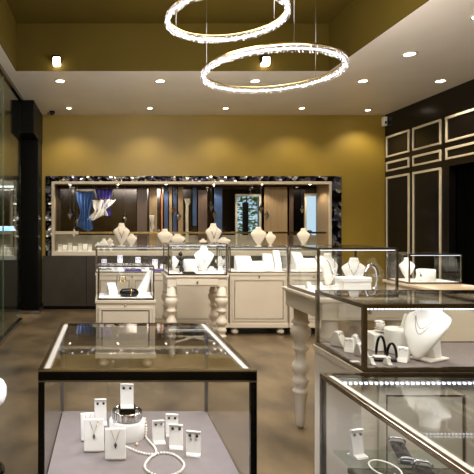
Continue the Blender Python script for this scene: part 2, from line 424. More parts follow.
# second showcase with lamps, added to imitate a reflection in the glass partition
o = thing('wall_display', (-2.05, BY, 0), 0, 'small lit wall showcase with blue glow imitating a reflection in the glass partition', 'showcase')
MB().box(-.42, .42, -.36, 0, 2.28, 2.36).box(-.42, -.38, -.36, 0, 1.0, 2.28).box(.38, .42, -.36, 0, 1.0, 2.28).build('frame', 'moulding', o, bevel=.004)
MB().box(-.38, .38, -.02, 0, 1.0, 2.28).build('standin_panel', 'darkglass', o)
MB().box(-.42, .42, -.36, 0, .93, 1.0).build('deck', 'deckw', o)
MB().box(-.42, .42, -.34, 0, 0, .93).build('base_cabinet', 'basecab', o)
MB().box(-.38, .38, -.30, -.02, 1.42, 1.435).build('shelf', 'glassg', o)
MB().tube([(-.2, -.06, 1.49), (.33, -.06, 1.49)], .045, 10).build('added_blue_tube', 'blueglow', o)  # added glowing tube for the blue spot in the reflection
MB().tube([(-.34, -.2, 2.25), (.34, -.2, 2.25)], .018, 8).build('light_tube', 'led', o)
area('showcase_light', (0, -.2, 2.22), .6, .08, 6, (1, .95, .9), (0, 0, 0), o)

# ------------------------------------------------------------------ ceiling fittings
def downlight(loc, label, power, r=.05, size=1.75, blend=.35):
    o = thing('ceiling_downlight', loc, 0, label, 'downlight', 'round downlights in the ceiling')
    MB().loft([[(q*math.cos(2*PI*i/24), q*math.sin(2*PI*i/24), z) for i in range(24)] for q, z in ((r+.018, 0), (r+.014, -.010), (r, -.008), (r-.004, 0))], cap=False).build('trim_ring', 'moulding', o)
    MB().lathe([(r-.002, -.006), (r-.004, 0)], 20).build('lens', 'lamp', o)
    l = bpy.data.lights.new('downlight_lamp', 'SPOT'); l.energy = power; l.spot_size = size; l.spot_blend = blend
    l.color = (1, .88, .70); l.shadow_soft_size = .04
    lo = bpy.data.objects.new('downlight_lamp', l); COL.objects.link(lo); lo.location = (0, 0, -.03); lo.parent = o
    return o
for i, (x, where) in enumerate(((-.68, 'nearest the black column'), (.73, 'second from the black column'), (2.05, 'third from the black column'), (3.38, 'fourth from the black column'), (4.6, 'nearest the dark panelled wall'))):
    downlight((x, 8.71 if i < 4 else 8.85, CZ), 'small round downlight before the gold wall, %s' % where, 36, .045, 2.1, .65)
for x, where in ((-.68, 'in front of the black column, beyond the recess'), (.74, 'beyond the recess, second from the column'), (2.09, 'beyond the recess, behind the lower crystal ring'), (3.62, 'second from the dark wall in the bright middle row'), (4.72, 'nearest the dark wall in the bright middle row')):
    downlight((x, 7.1, CZ), 'bright round downlight ' + where, 70, .06, 2.0, .6)
downlight((3.62, 6.0, CZ), 'bright oval-looking downlight alone midway along the ceiling edge of the recess', 75, .065, 2.0, .6)
downlight((3.66, 4.93, CZ), 'downlight cut by the frame at the top right, nearest the viewer', 75, .06, 2.0, .6)
for y in (3.6, 2.3, .9): downlight((3.6, y, CZ), 'round downlight in the side ceiling strip above the right-hand cases', 60, .06, 2.0, .6)
for y in (.2, -1.2):
    downlight((.2, y, CZ) if y < 0 else (.2, .25, CZ), 'round downlight in the ceiling strip behind the viewer', 60, .06, 2.0, .6)
# square spotlights on the recess face
for px, lb in ((57, 'small square spotlight on the recess face near its corner above the glass wall'), (265, 'small square spotlight on the recess face between the two crystal rings')):
    p = at(px, 62, 6.60)
    o = thing('square_spotlight', (p.x, RY1-.012, p.z), 0, lb, 'spotlight', 'square spotlights on the recess face')
    MB().box(-.05, .05, -.10, 0, -.005, .055).build('housing', 'blackbox', o, bevel=.004)
    MB().box(-.062, .05, -.11, -.015, .04, .07).build('bracket', 'blackbox', o)
    MB().box(-.045, .045, -.115, -.10, -.05, .045).box(-.045, .045, -.10, -.01, -.05, -.006).build('lens', 'lamp', o, bevel=.01)
# ceiling camera and sensor
o = thing('dome_camera', (-1.0, 8.95, CZ), 0, 'small dark security camera on the ceiling beside the black column', 'camera')
MB().lathe([(.05, 0), (.05, -.03), (.03, -.06), (.005, -.07)], 16).build('housing', 'black', o)
MB().tube([(0, 0, -.04), (-.07, -.06, -.055)], .018, 10).build('barrel', 'basecab', o)
o = thing('wall_sensor', (5.06, 9.2, 3.46), 0, 'small white box sensor high in the corner by the dark panelled wall', 'sensor')
MB().box(-.0, .065, -.035, .055, -.085, .085).build('case', 'white', o, bevel=.01)
MB().box(.015, .05, -.04, -.035, -.05, .0).build('lens', 'basecab', o)

# crystal ring chandeliers
def chandelier(c, r, label, cableang, seed):
    rnd = random.Random(seed)
    o = thing('ring_chandelier', c, 0, label, 'chandelier', 'crystal ring chandeliers')
    def band(r0, r1, z0, z1, n=96):
        ring = [(r0, z0), (r1, z0), (r1, z1), (r0, z1), (r0, z0)]
        return MB().loft([[(q*math.cos(2*PI*i/n), q*math.sin(2*PI*i/n), z) for i in range(n)] for q, z in ring], cap=False)
    band(r-.014, r+.014, .034, .042).build('metal_rim', 'rim', o)
    band(r-.003, r+.003, -.006, .006).build('light_band', 'ringled', o)
    b = MB(); n = int(2*PI*r/.022)
    for i in range(n):
        for row, (rr, zz) in enumerate(((r+.012, .014), (r+.014, -.014), (r-.012, .014), (r-.014, -.014))):
            a = 2*PI*(i+.5*(row % 2))/n
            b.gem((rr*math.cos(a), rr*math.sin(a), zz+rnd.uniform(-.004, .004)), .0085, rnd.uniform(.013, .018), 5, rnd.uniform(0, 6))
    f = b.build('crystal_fringe', 'crystal', o); f['kind'] = 'stuff'
    for a in cableang:
        a = math.radians(a); x, y = r*math.cos(a), r*math.sin(a)
        MB().tube([(x, y, .05), (x, y, RZ-c[2]-.02)], .0014, 6).build('cable', 'steel', o)
        MB().lathe([(.03, RZ-c[2]-.025), (.03, RZ-c[2]-.002)], 14, (x, y, 0)).build('ceiling_cup', 'rim', o)
    l = bpy.data.lights.new('ring_glow', 'POINT'); l.energy = 140; l.color = (1, .92, .82); l.shadow_soft_size = .35
    lo = bpy.data.objects.new('ring_glow', l); COL.objects.link(lo); lo.location = (0, 0, -.05); lo.parent = o
    return o
chandelier((xx(271.5, 4.5), 4.5, EYE+1.40), .605, 'lower crystal ring chandelier glowing white, hung below the olive recess', (30, 150, 268), 1)
chandelier((xx(226, 4.0), 4.0, EYE+1.68), .468, 'upper crystal ring chandelier glowing warm white, partly cut by the picture top', (20, 140, 262), 2)

# ------------------------------------------------------------------ furniture builders
def glass_case(label, x0, x1, y0, y1, z0, z1, frame='chrome', rail=.016, deck='deckw', led=8, cat='glass case', group=None, deckt=.02, ledcol=(.93, .95, 1), sides='fblr', name='glass_case', strip=True):
    X, Y = (x0+x1)/2, y0
    o = thing(name, (X, Y, z0), 0, label, cat, group)
    hw, D, H = (x1-x0)/2, y1-y0, z1-z0; t = rail
    for sx in (-1, 1):
        for yy in (0, D-t):
            MB().box(sx*hw, sx*(hw-t), yy, yy+t, deckt, H-t).build('post', frame, o)
    MB().box(-hw, hw, 0, t, H-t, H).box(-hw, hw, D-t, D, H-t, H).box(-hw, -hw+t, t, D-t, H-t, H).box(hw-t, hw, t, D-t, H-t, H).build('top_rail', frame, o)
    MB().box(-hw, hw, 0, t, 0, deckt).box(-hw, hw, D-t, D, 0, deckt).box(-hw, -hw+t, t, D-t, 0, deckt).box(hw-t, hw, t, D-t, 0, deckt).build('bottom_rail', frame, o)
    MB().box(-hw+t, hw-t, t, D-t, 0, deckt-.002).build('deck', deck, o)
    e = t*.4
    MB().box(-hw+t, hw-t, e, e+.004, deckt, H-t).build('front_pane', 'glass', o)
    MB().box(-hw+t, hw-t, D-e-.004, D-e, deckt, H-t).build('back_pane', 'glass', o)
    MB().box(-hw+e, -hw+e+.004, t, D-t, deckt, H-t).build('side_pane', 'glass', o)
    MB().box(hw-e-.004, hw-e, t, D-t, deckt, H-t).build('side_pane', 'glass', o)
    MB().box(-hw+t, hw-t, t, D-t, H-.006, H-.001).build('top_pane', 'glasst', o)
    if strip:
        MB().box(-hw+t, hw-t, t, t+.010, H-t-.004, H-t+.002).build('light_strip', 'led', o)
    if led: area('case_light', (0, t+.03, H-t-.012), (x1-x0)-4*t, .015, led, ledcol, (math.radians(28), 0, 0), o)
    return o

def panel_frame(mb, groove, x0, x1, z0, z1, y, t=.03):
    mb.box(x0, x1, y-.014, y, z0, z0+t).box(x0, x1, y-.014, y, z1-t, z1).box(x0, x0+t, y-.014, y, z0+t, z1-t).box(x1-t, x1, y-.014, y, z0+t, z1-t)
    a, b, c, d = x0+t, x1-t, z0+t, z1-t; g = .010
    groove.box(a, b, y-.006, y, c, c+g).box(a, b, y-.006, y, d-g, d).box(a, a+g, y-.006, y, c+g, d-g).box(b-g, b, y-.006, y, c+g, d-g)

def cabinet(label, x0, x1, y0, y1, z1, foot=.10, doors=1, group=None, zb=None, knobs=True, name='display_cabinet'):
    o = thing(name, ((x0+x1)/2, y0, 0), 0, label, 'cabinet', group); hw = (x1-x0)/2; D = y1-y0
    MB().box(-hw+.01, hw-.01, .012, D, foot, z1-.03).build('body', 'cream', o, bevel=.004)
    MB().box(-hw, hw, 0, D, z1-.035, z1).build('top', 'cream', o, bevel=.005)
    MB().box(-hw, hw, -.004, D, foot, foot+.06).build('plinth', 'cream', o, bevel=.008)
    n = doors; wdt = (2*hw-.06)/n
    for k in range(n):
        a = -hw+.03+k*wdt+.01; b = a+wdt-.02
        m = MB(); gmb = MB(); panel_frame(m, gmb, a, b, foot+.09, z1-.075, .012)
        m.box(a+.03, b-.03, .006, .012, foot+.12, z1-.105)
        dr = m.build('door', 'cream', o, bevel=.003)
        gmb.build('groove', 'creamline', dr)
    if knobs: MB().ball((0, -.008, z1-.055), .012).build('knob', 'bronze', o)
    for sx in (-1, 1):
        for yy in (.07, D-.07):
            MB().lathe([(.02, 0), (.05, .02), (.055, .05), (.035, .08), (.045, foot)], 16, (sx*(hw-.09), yy, 0)).build('bun_foot', 'cream', o)
    return o

def leg_profile(h):
    p = [(.014, 0), (.024, .02), (.030, .10), (.040, .27), (.048, .29), (.052, .305), (.040, .32), (.034, .335), (.046, .36), (.052, .385), (.046, .41), (.034, .43), (.040, .45), (.054, .475), (.058, .50), (.050, .53), (.036, .56), (.030, .60), (.036, .63), (.052, .65), (.052, .665), (.036, .68), (.042, .72), (.060, .76), (.066, .80), (.058, .835), (.042, .85), (.056, .865), (.056, .88), (.045, .89), (.045, 1)]
    return [(r*1.14, z*h) for r, z in p]
def table(label, x0, x1, y0, y1, z1, apron=.13, inset=.07, group='cream tables on turned legs', stretcher=True):
    o = thing('display_table', ((x0+x1)/2, y0, 0), 0, label, 'table', group); hw = (x1-x0)/2; D = y1-y0
    MB().box(-hw, hw, 0, D, z1-.025, z1).build('tabletop', 'cream', o, bevel=.006)
    MB().box(-hw+.02, hw-.02, .02, D-.02, z1-apron, z1-.025).build('apron', 'cream', o, bevel=.004)
    d = MB().box(-hw+.12, hw-.12, .010, .022, z1-apron+.018, z1-.035).build('drawer', 'cream', o, bevel=.004)
    MB().ball((0, 0, z1-apron/2-.012), .013).build('knob', 'bronze', d)
    h = z1-apron
    for sx in (-1, 1):
        for yy in (inset, D-inset):
            MB().lathe(leg_profile(h), 20, (sx*(hw-inset), yy, 0)).build('leg', 'cream', o)
    if stretcher:
        for s in (-1, 1):
            MB().tube([(-(hw-inset), inset if s > 0 else D-inset, .16), (0, D/2, .19), (hw-inset, D-inset if s > 0 else inset, .16)], .014, 10).build('stretcher', 'cream', o)
    return o

# ------------------------------------------------------------------ middle row: cabinets with glass cases
CF, CB = 7.0, 7.6
row = [(-.18, .86, 'at the left end of the middle row', 2), (.88, 1.70, 'second in the middle row', 1), (1.72, 2.52, 'third in the middle row', 1), (2.54, 3.22, 'at the right end of the middle row', 1)]
row[2] = (1.70, 2.53, row[2][2], 1)
for x0, x1, wh, n in row:
    cabinet('cream panelled cabinet on bun feet, ' + wh, x0, x1-.002, CF, CB, .87, doors=n, group='cream cabinets of the middle row')
for x0, x1, wh, col in ((-.18, .86, 'left end of the middle row, with bluish light inside', (.72, .74, 1)), (.88, 1.70, 'second of the middle row', (.85, .88, 1)), (1.70, 2.53, 'third of the middle row, holding plain white cards', (1, .98, .96)), (2.54, 3.22, 'right end of the middle row', (1, .98, .96))):
    glass_case('glass case with chrome edges, ' + wh, x0+.005, x1-.007, CF+.01, CB-.02, .87, 1.235, led=2.0, ledcol=col, group='glass cases of the middle row')

# counters and pedestals nearer
P0y = 5.36
cabinet('cream pedestal cabinet with one panel door, standing alone left of the turned-leg table', xx(95, P0y), xx(156, P0y), P0y, P0y+.5, .725, group='free-standing cream pedestals')
cP0 = glass_case('low glass case on the cream pedestal, holding a black oval cushion', xx(97.5, P0y), xx(154.5, P0y), P0y+.01, P0y+.49, .725, 1.09, frame='bronze', rail=.014, led=2, ledcol=(.8, .86, 1))
T1y = 5.72
table('cream table with a drawer and turned legs in the middle of the shop', xx(166, T1y), xx(229, T1y), T1y, T1y+.55, .955)
cT1 = glass_case('glass case on the middle table, holding a bust with gold V necklace', xx(168, T1y), xx(227.5, T1y), T1y+.01, T1y+.52, .955, 1.32, frame='bronze', rail=.014, led=1.8, ledcol=(.85, .88, 1))
table('tall cream table on turned legs standing behind the nearer right glass case', 1.345, 1.98, 3.17, 3.87, 1.05, apron=.14, inset=.105, stretcher=False)
cT2 = glass_case('glass case on the tall table, holding a white box and pale busts', 1.357, 1.88, 3.235, 3.79, 1.05, 1.372, frame='bronze', rail=.014, led=1)
# right counter
o = thing('marble_counter', (3.75, 4.0, 0), 0, 'long pale marble-topped counter with dark sides near the dark doorway', 'counter')
MB().box(-.46, .16, -1.6, 2.0, .855, .885).build('countertop', mat('pale_marble', (226, 212, 190), .25, rgb2=(196, 172, 140), scale=3), o, bevel=.004)
MB().box(-.42, .13, -1.56, 1.97, .08, .855).build('body', 'cream', o)
MB().box(-.40, .11, -1.54, 1.95, 0, .08).build('plinth', 'blackbox', o)
for k in range(4):
    y0 = -1.5+k*.86; m = MB(); t = .03
    m.box(-.434, -.42, y0, y0+.8, .16, .19).box(-.434, -.42, y0, y0+.8, .76, .79).box(-.434, -.42, y0, y0+.03, .19, .76).box(-.434, -.42, y0+.77, y0+.8, .19, .76)
    m.build('side_panel', 'cream', o, bevel=.003)
cR = glass_case('glass case on the marble counter before the dark panelled wall', 3.30, 3.885, 5.48, 5.93, .885, 1.215, frame='bronze', rail=.014, led=1.2)
tag(MB().box(-.05, .05, -.03, .03, 0, .012).build('price_card', 'white', None, loc=at(467, 284, 5.3), bevel=.002), 'small white card lying on the marble counter right of its glass case', 'card')
bpy.data.objects['price_card'].location = (3.80, 5.28, .885)

# ------------------------------------------------------------------ near right case on panelled base
N1x0, N1x1, N1y0, N1y1 = 1.205, 2.30, 2.36, 2.92
o = thing('display_cabinet', ((N1x0+N1x1)/2, N1y0, 0), 0, 'cream panelled base carrying the large glass case with the white neck bust', 'cabinet'); hw = (N1x1-N1x0)/2
MB().box(-hw, hw, 0.02, .56, .06, .79).build('body', 'cream', o, bevel=.004)
MB().box(-hw-.004, hw+.01, 0.005, .57, .785, .82).build('top', 'cream', o, bevel=.004)
MB().box(-hw+.03, hw-.03, .04, .54, 0, .06).build('plinth', 'blackbox', o)
m = MB(); gm = MB(); panel_frame(m, gm, .0-.47, -.02, .12, .745, .02, .035); panel_frame(m, gm, .02, .47, .12, .745, .02, .035)
dd = m.build('door', 'cream', o, bevel=.003); gm.build('groove', 'creamline', dd)
cN1 = glass_case('large glass case on the panelled base, holding the big white neck bust', N1x0, N1x1, N1y0, N1y1-.01, .82, 1.14, frame='bronze', rail=.02, deck='deck', led=0, strip=False)
m = MB()
for k in range(60): m.box(-.52+k*.0175, -.52+k*.0175+.007, .013, .02, .292, .298)
m.build('light_dots', 'leddot', cN1)['kind'] = 'stuff'
area('case_light', (0, .04, .29), 1.0, .04, 1.0, (.95, .95, 1), (math.radians(44), 0, 0), cN1)

# ------------------------------------------------------------------ big floor vitrines
def vitrine(label, x0, x1, y0, y1, z0, z1, frame, rails, ledpower=14, dots=False, post=.031, back=.022):
    o = thing('glass_vitrine', ((x0+x1)/2, y0, 0), 0, label, 'glass case'); hw = (x1-x0)/2; D = y1-y0; t = post
    for sx in (-1, 1):
        MB().box(sx*hw, sx*(hw-t), 0, t, z0, z1-.05).build('front_post', frame, o, bevel=.003)
        MB().box(sx*hw, sx*(hw-back), D-back, D, z0, z1-.02).build('back_post', 'steel', o)
        MB().box(sx*hw, sx*(hw-.022), t, D-back, z1-.022, z1).build('side_rail', rails, o, bevel=.002)
        MB().box(sx*(hw-.024), sx*(hw-.052), t, D-back, z1-.020, z1-.008).build('light_profile', 'deckw', o)
    MB().box(-hw, hw, 0, t, z1-.05, z1-.006).build('front_rail', frame, o, bevel=.002)
    MB().box(-hw, hw, -.002, t, z1-.006, z1).build('chrome_edge', 'chrome', o)
    MB().box(-hw, hw, -.002, .0, z1-.056, z1-.05).build('chrome_edge', 'steel', o)
    MB().box(-hw, hw, D-back, D, z1-.018, z1).build('back_rail', rails, o)
    MB().box(-hw+.052, hw-.052, t, D-back, z1-.009, z1-.002).build('top_pane', 'glasst', o)
    MB().box(-hw+t, hw-t, .008, .013, z0, z1-.05).build('front_pane', 'glass', o)
    MB().box(-hw+back, hw-back, D-.012, D-.007, z0, z1-.02).build('back_pane', 'glass', o)
    for sx in (-1, 1): MB().box(sx*(hw-.004), sx*(hw-.009), t, D-back, z0, z1-.022).build('side_pane', 'glass', o)
    MB().box(-hw+.012, hw-.012, t, D-.014, z0-.02, z0).build('deck', 'deck', o)
    MB().box(-hw, hw, 0, D, 0.03, z0-.02).build('base', frame if z0 < .3 else 'cream', o)
    MB().box(-hw+.03, hw-.03, .03, D-.03, 0, .03).build('plinth', 'blackbox', o)
    for sx in (-1, 1):
        area('vitrine_light', (sx*(hw-.04), D/2, z1-.028), .012, D-.15, ledpower, (.84, .87, 1), (0, math.radians(-sx*-12), 0), o)
    return o
Fx0, Fx1, Fy0, Fy1 = -.335, .713, 2.39, 3.59
vF = vitrine('large black-framed floor vitrine in front, with earring stands and a pearl necklace', Fx0, Fx1, Fy0, Fy1, .19, .82, 'black', 'bronze', 6.5)
N2x0, N2x1 = .995, 2.5
vN = vitrine('large bronze-framed floor vitrine at the lower right corner with a row of light dots', N2x0, N2x1, 1.15, 2.35, .25, .82, 'bronze', 'bronze', 1.0)
m = MB()
for k in range(60): m.box(-.71+k*.0238, -.71+k*.0238+.010, 1.142, 1.150, .782, .792)
m.build('light_dots', 'leddot', vN)['kind'] = 'stuff'
MB().box(-.73, .73, 1.150, 1.168, .776, .80).build('dot_rail', 'steel', vN)
area('vitrine_light', (0, 1.15, .775), 1.3, .012, 1.2, (.9, .92, 1), (math.radians(-25), 0, 0), vN)

# ------------------------------------------------------------------ jewellery and displays
def ell(w_, d_, y, z, n=24, p=2.4):
    r = []
    for i in range(n):
        a = 2*PI*i/n; ca, sa = math.cos(a), math.sin(a)
        r.append((w_*math.copysign(abs(ca)**(2/p), ca), y+d_*math.copysign(abs(sa)**(2/p), sa), z))
    return r
def bust(loc, h, rz=0, label='', group=None, m='shell', necklace=None, wide=.36):
    "necklace display: neck, sloping shoulders, pointed chest, foot"
    o = thing('necklace_bust', loc, rz, label, 'bust', group)
    sec = [(.08, .05, .05, .05), (.12, .09, .06, .035), (.30, .205, .08, .0), (.50, .30, .095, -.02), (.63, .355, .11, 0), (.68, .345, .11, .01), (.74, .29, .105, .02), (.80, .21, .095, .035), (.86, .150, .085, .045), (.93, .125, .08, .05), (1.0, .118, .078, .05), (1.005, .10, .06, .05)]
    k = wide/.36
    MB().loft([ell(w_*h*k, d_*h, y*h, z*h) for z, w_, d_, y in sec]).build('torso', m, o)
    MB().lathe([(.17*h, 0), (.17*h, .02*h), (.05*h, .045*h), (.045*h, .13*h)], 20, (0, .045*h, 0)).build('foot', m, o)
    if necklace:
        pts = []
        for i in range(21):
            s = i/20*2-1
            x = s*.16*h*k; z = (.84-.42*(1-abs(s)**1.3))*h
            # front surface depth
            for (z0, w0, d0, y0), (z1, w1, d1, y1) in zip(sec, sec[1:]):
                if z0 <= z/h <= z1:
                    f = (z/h-z0)/(z1-z0); ww = (w0+f*(w1-w0))*k*h; dd = (d0+f*(d1-d0))*h; yc = (y0+f*(y1-y0))*h
            q = min(.98, abs(x)/ww); y = yc-dd*(1-q**2.4)**(1/2.4)-.004
            pts.append((x, y, z))
        n = MB().tube(pts, .011*h, 6).build('necklace', necklace, o)
        MB().gem((0, pts[10][1]-.008, pts[10][2]-.03*h), .03*h, .05*h).build('pendant', necklace, n)
    return o
def earring_stand(loc, w_, h, rz=0, label='', group=None, stone='stone', m='white', drop=False):
    o = thing('earring_stand', loc, rz, label, 'earring stand', group)
    # side profile: foot, leaning face, forward lip, pushed along x
    pr = [(-.28*h, 0), (-.28*h, .07*h), (-.10*h, .10*h), (.02*h, .84*h), (-.08*h, .98*h), (-.05*h, 1.0*h), (.12*h, .96*h), (.14*h, .86*h), (.10*h, .1*h), (.22*h, 0)]
    MB().prism(pr, -w_/2, w_/2, axis='x').build('card', m, o, bevel=w_*.04)
    MB().box(-w_*.5, w_*.5, -.31*h, .24*h, 0, .035*h).build('base', m, o, bevel=w_*.03)
    for s in (-1, 1):
        e = MB().ball((s*w_*.25, -.035*h, .80*h), w_*.11, 10, 7).build('earring', stone, o)
        MB().tube([(s*w_*.25, -.01*h, .82*h), (s*w_*.25, .06*h, .84*h)], w_*.015, 6).build('post', 'goldm', e)
        if drop: MB().gem((s*w_*.18, -.06*h, .62*h), w_*.09, .08*h).build('drop', 'sparkle', e)
    return o
def pendant_card(loc, w_, h, rz=0, label='', group=None, m='white', stone='stone', lean=.22):
    o = thing('pendant_stand', loc, rz, label, 'pendant stand', group)
    T = Matrix.Rotation(-lean, 4, 'X')
    MB().box(-w_/2, w_/2, -.012, .012, 0.004, h, T).build('card', m, o, bevel=.006, seg=3)
    MB().prism([(0, 0), (h*.42, 0), (.27*h, h*.6), (.18*h, h*.6)], -w_*.36, w_*.36, axis='x').build('easel', m, o)
    def fr(x, z): return T @ Vector((x, -.0145, z))
    ch = MB().tube([fr(-w_*.22, h*.95), fr(-w_*.10, h*.74), fr(0, h*.56), fr(w_*.10, h*.74), fr(w_*.22, h*.95)], .0012, 6).build('chain', 'goldm', o)
    p = fr(0, h*.47); MB().gem((p.x, p.y-.004, p.z), .010, .020).build('pendant', stone, o)
    return o
def drum(loc, r, h, label, m='white', cat='display drum', group=None, name='display_drum'):
    o = thing(name, loc, 0, label, cat, group)
    MB().lathe([(r*.96, 0), (r*.98, h*.03), (r, h*.94), (r*.97, h)], 32).build('drum_body', m, o)
    MB().lathe([(r*.90, h), (r*.88, h+.003)], 32).build('top_pad', m, o)
    return o
def block(loc, w_, d_, h, rz, label, m='white', cat='display block', group=None, slope=.35):
    o = thing('display_block', loc, rz, label, cat, group)
    MB().prism([(-d_/2, 0), (d_/2, 0), (d_/2, h), (d_/2-.25*d_, h), (-d_/2, h*slope)], -w_/2, w_/2, axis='x').build('pad', m, o, bevel=min(w_, h)*.06)
    MB().box(-w_/2-.003, w_/2+.003, -d_/2-.003, d_/2+.003, 0, .006).build('tray', m, o)
    return o
def ring_stand(loc, s, rz, label, group=None, m='white', ringm='sparkle'):
    o = thing('ring_stand', loc, rz, label, 'ring stand', group)
    MB().prism([(-.5*s, 0), (.5*s, 0), (.5*s, .35*s), (.2*s, .95*s), (.0*s, .9*s), (-.25*s, .3*s)], -.32*s, .32*s, axis='x').build('pad', m, o, bevel=.05*s)
    MB().tube([(.22*s*math.cos(a), -.06*s, .62*s+.22*s*math.sin(a)) for a in [2*PI*k/16 for k in range(16)]], .035*s, 6, closed=True).build('ring', ringm, o)
    return o

# --- in the front vitrine (deck 0.19)
Z = .19
G = 'earring stands in the front vitrine'
def onF(px, py): return on(px, py, Z)
earring_stand(onF(100.5, 423), .080, .165, .1, 'white earring stand with two dark stones behind the pendant cards', G)
pendant_card(onF(94, 452), .118, .185, .05, 'white pendant card with a dark drop, beside the other pendant card', 'pendant cards in the front vitrine')
pendant_card(onF(115.5, 460), .118, .170, .0, 'white pendant card with a small stone, in front of the white drum', 'pendant cards in the front vitrine')
pendant_card(onF(88, 441), .085, .165, .15, 'plain white pendant card half hidden behind the leftmost pendant card', 'pendant cards in the front vitrine', stone='goldm')
dp = onF(127, 436)
drum(dp, .112, .108, 'wide white round drum in the middle of the front vitrine')
# bangle standing on the drum
o = thing('bangle', (dp.x, dp.y, Z+.111), 0, 'wide polished silver bangle lying on the white drum', 'bangle')
MB().loft([[(q*math.cos(2*PI*i/40), q*math.sin(2*PI*i/40), z) for i in range(40)] for q, z in ((.092, 0), (.096, .01), (.096, .05), (.092, .058), (.086, .05), (.086, .01), (.092, 0))], cap=False).build('band', 'chrome', o)
m = MB()
for i in range(28):
    a = 2*PI*i/28; m.box(.095*math.cos(a)-.003, .095*math.cos(a)+.003, .095*math.sin(a)-.003, .095*math.sin(a)+.003, .008, .05)
m.build('ribs', 'sparkle', o)['kind'] = 'stuff'
o = thing('plinth_block', (dp.x, dp.y, Z+.111), 0, 'small black block rising from the silver bangle on the white drum', 'block')
MB().box(-.05, .05, -.04, .04, 0, .070).build('block_body', 'black', o, bevel=.003)
MB().box(-.052, .052, -.042, .042, .070, .074).build('lid', 'black', o)
earring_stand((dp.x, dp.y+.005, Z+.185), .082, .145, 0, 'tall white earring stand raised on the small black block', G, m='white')
for px, py, w_, h, rz, lb in ((158.5, 442, .072, .135, .15, 'white earring stand with dark studs nearest the pearl strand'), (172, 435, .078, .135, -.1, 'white earring stand standing behind two others, left of centre of the vitrine'), (176, 447, .082, .138, -.1, 'white earring stand with black studs in front of another stand'), (193.5, 454, .082, .135, -.25, 'white earring stand with silver drops set apart at the right end')):
    earring_stand(onF(px, py), w_, h, rz, lb, G, drop=px > 190)
# pearl strand
def path_smooth(P_, n=10):
    out = []; P_ = [Vector(p) for p in P_]
    for i in range(len(P_)-1):
        p0 = P_[max(i-1, 0)]; p1 = P_[i]; p2 = P_[i+1]; p3 = P_[min(i+2, len(P_)-1)]
        for k in range(n):
            t = k/n
            out.append(.5*((2*p1)+(p2-p0)*t+(2*p0-5*p1+4*p2-p3)*t*t+(3*p1-p0-3*p2+p3)*t**3))
    out.append(P_[-1]); return out
r = .0075
zt = Z+.108
pp = []
for a in (1.2, .6): pp.append((dp.x+.112*math.cos(a), dp.y+.10*math.sin(a), zt+r))
def f(px, py): v = onF(px, py); return (v.x, v.y, Z+r)
path = [(dp.x-.085, dp.y-.066, zt+r), (dp.x-.078, dp.y-.092, zt-.02), f(124, 446), f(131, 450), f(141, 454), f(152, 455.5), f(164, 454), f(174, 456), f(182, 462), f(184, 467), f(180, 473), f(170, 477), f(158, 477), f(147, 472), f(145, 466), f(150, 459), f(156, 455), f(155, 449), f(150, 443), f(146, 438), (dp.x+.122, dp.y-.0, Z+.05), (dp.x+.112, dp.y+.02, zt+r)]
sm = path_smooth(path, 12)
b = MB(); acc = 0; last = sm[0]; b.ball(last, r)
cnt = 0
for p in sm[1:]:
    if (p-last).length >= r*1.85:
        b.ball(p, r, 8, 6); last = p; cnt += 1
tag(b.build('pearl_necklace', 'pearl'), 'white pearl necklace looped on the grey deck and over the white drum', 'necklace')
o = thing('pearl_ring', onF(137, 446), 0, 'single small pearl ring lying beside the pearl strand', 'ring')
MB().ball((0, 0, .014), .008).build('pearl', 'pearl', o)
MB().tube([(.011*math.cos(a), .011*math.sin(a), .0025) for a in [2*PI*k/14 for k in range(14)]], .0018, 6, closed=True).build('band', 'goldm', o)

# --- near right case (deck .84)
Z = .84
def o1(px, py): return on(px, py, Z)
# large leather neck bust
p = o1(428, 359)
o = thing('necklace_bust', p, math.radians(-63), 'large white sloping neck bust with thin chains in the nearer right case', 'bust')
sec = [(.010, .010, .010, -.090), (.03, .032, .014, -.087), (.07, .066, .020, -.074), (.12, .098, .026, -.054), (.17, .118, .032, -.018), (.20, .120, .034, .004), (.218, .112, .036, .014), (.230, .086, .040, .018), (.244, .058, .042, .018), (.262, .048, .044, .016), (.282, .048, .044, .014), (.290, .050, .044, .012), (.292, .042, .036, .012)]
MB().loft([ell(a*.88, b_, y, z, 28) for z, a, b_, y in sec]).build('torso', 'white', o)
MB().prism([(.06, 0), (.01, 0), (-.055, .13), (.0, .21), (.03, .22)], -.035, .035, axis='x').build('easel', 'white', o, bevel=.003)
MB().box(-.055, .055, -.07, .085, 0, .010).build('base', 'white', o, bevel=.003)
for k, (dz, m_) in enumerate(((0, 'sparkle'), (.02, 'sparkle'))):
    pts = []
    for i in range(17):
        s = i/16*2-1; x = s*.054; z = .228-dz*.3-(.07+dz)*(1-abs(s)**1.7)
        for (z0, w0, d0, y0), (z1, w1, d1, y1) in zip(sec, sec[1:]):
            if z0 <= z <= z1:
                q = (z-z0)/(z1-z0); ww = .88*(w0+q*(w1-w0)); dd_ = d0+q*(d1-d0); yc = y0+q*(y1-y0)
        q = min(.98, abs(x)/ww); pts.append((x, yc-dd_*(1-q**2.4)**(1/2.4)-.001, z))
    MB().tube(pts, .0016, 6).build('chain', m_, o)
p = o1(398, 352); drum(p, .068, .125, 'white round drum between the black tray and the big neck bust')
o = thing('bracelet_card', (p.x+.03, p.y, Z+.129), .3, 'leaning white strap card standing on the white drum', 'card')
MB().box(-.018, .018, -.006, .006, 0, .075, Matrix.Rotation(.35, 4, 'Y')).build('strap', 'white', o, bevel=.004)
MB().box(-.022, .022, -.018, .018, 0, .006).build('foot', 'white', o)
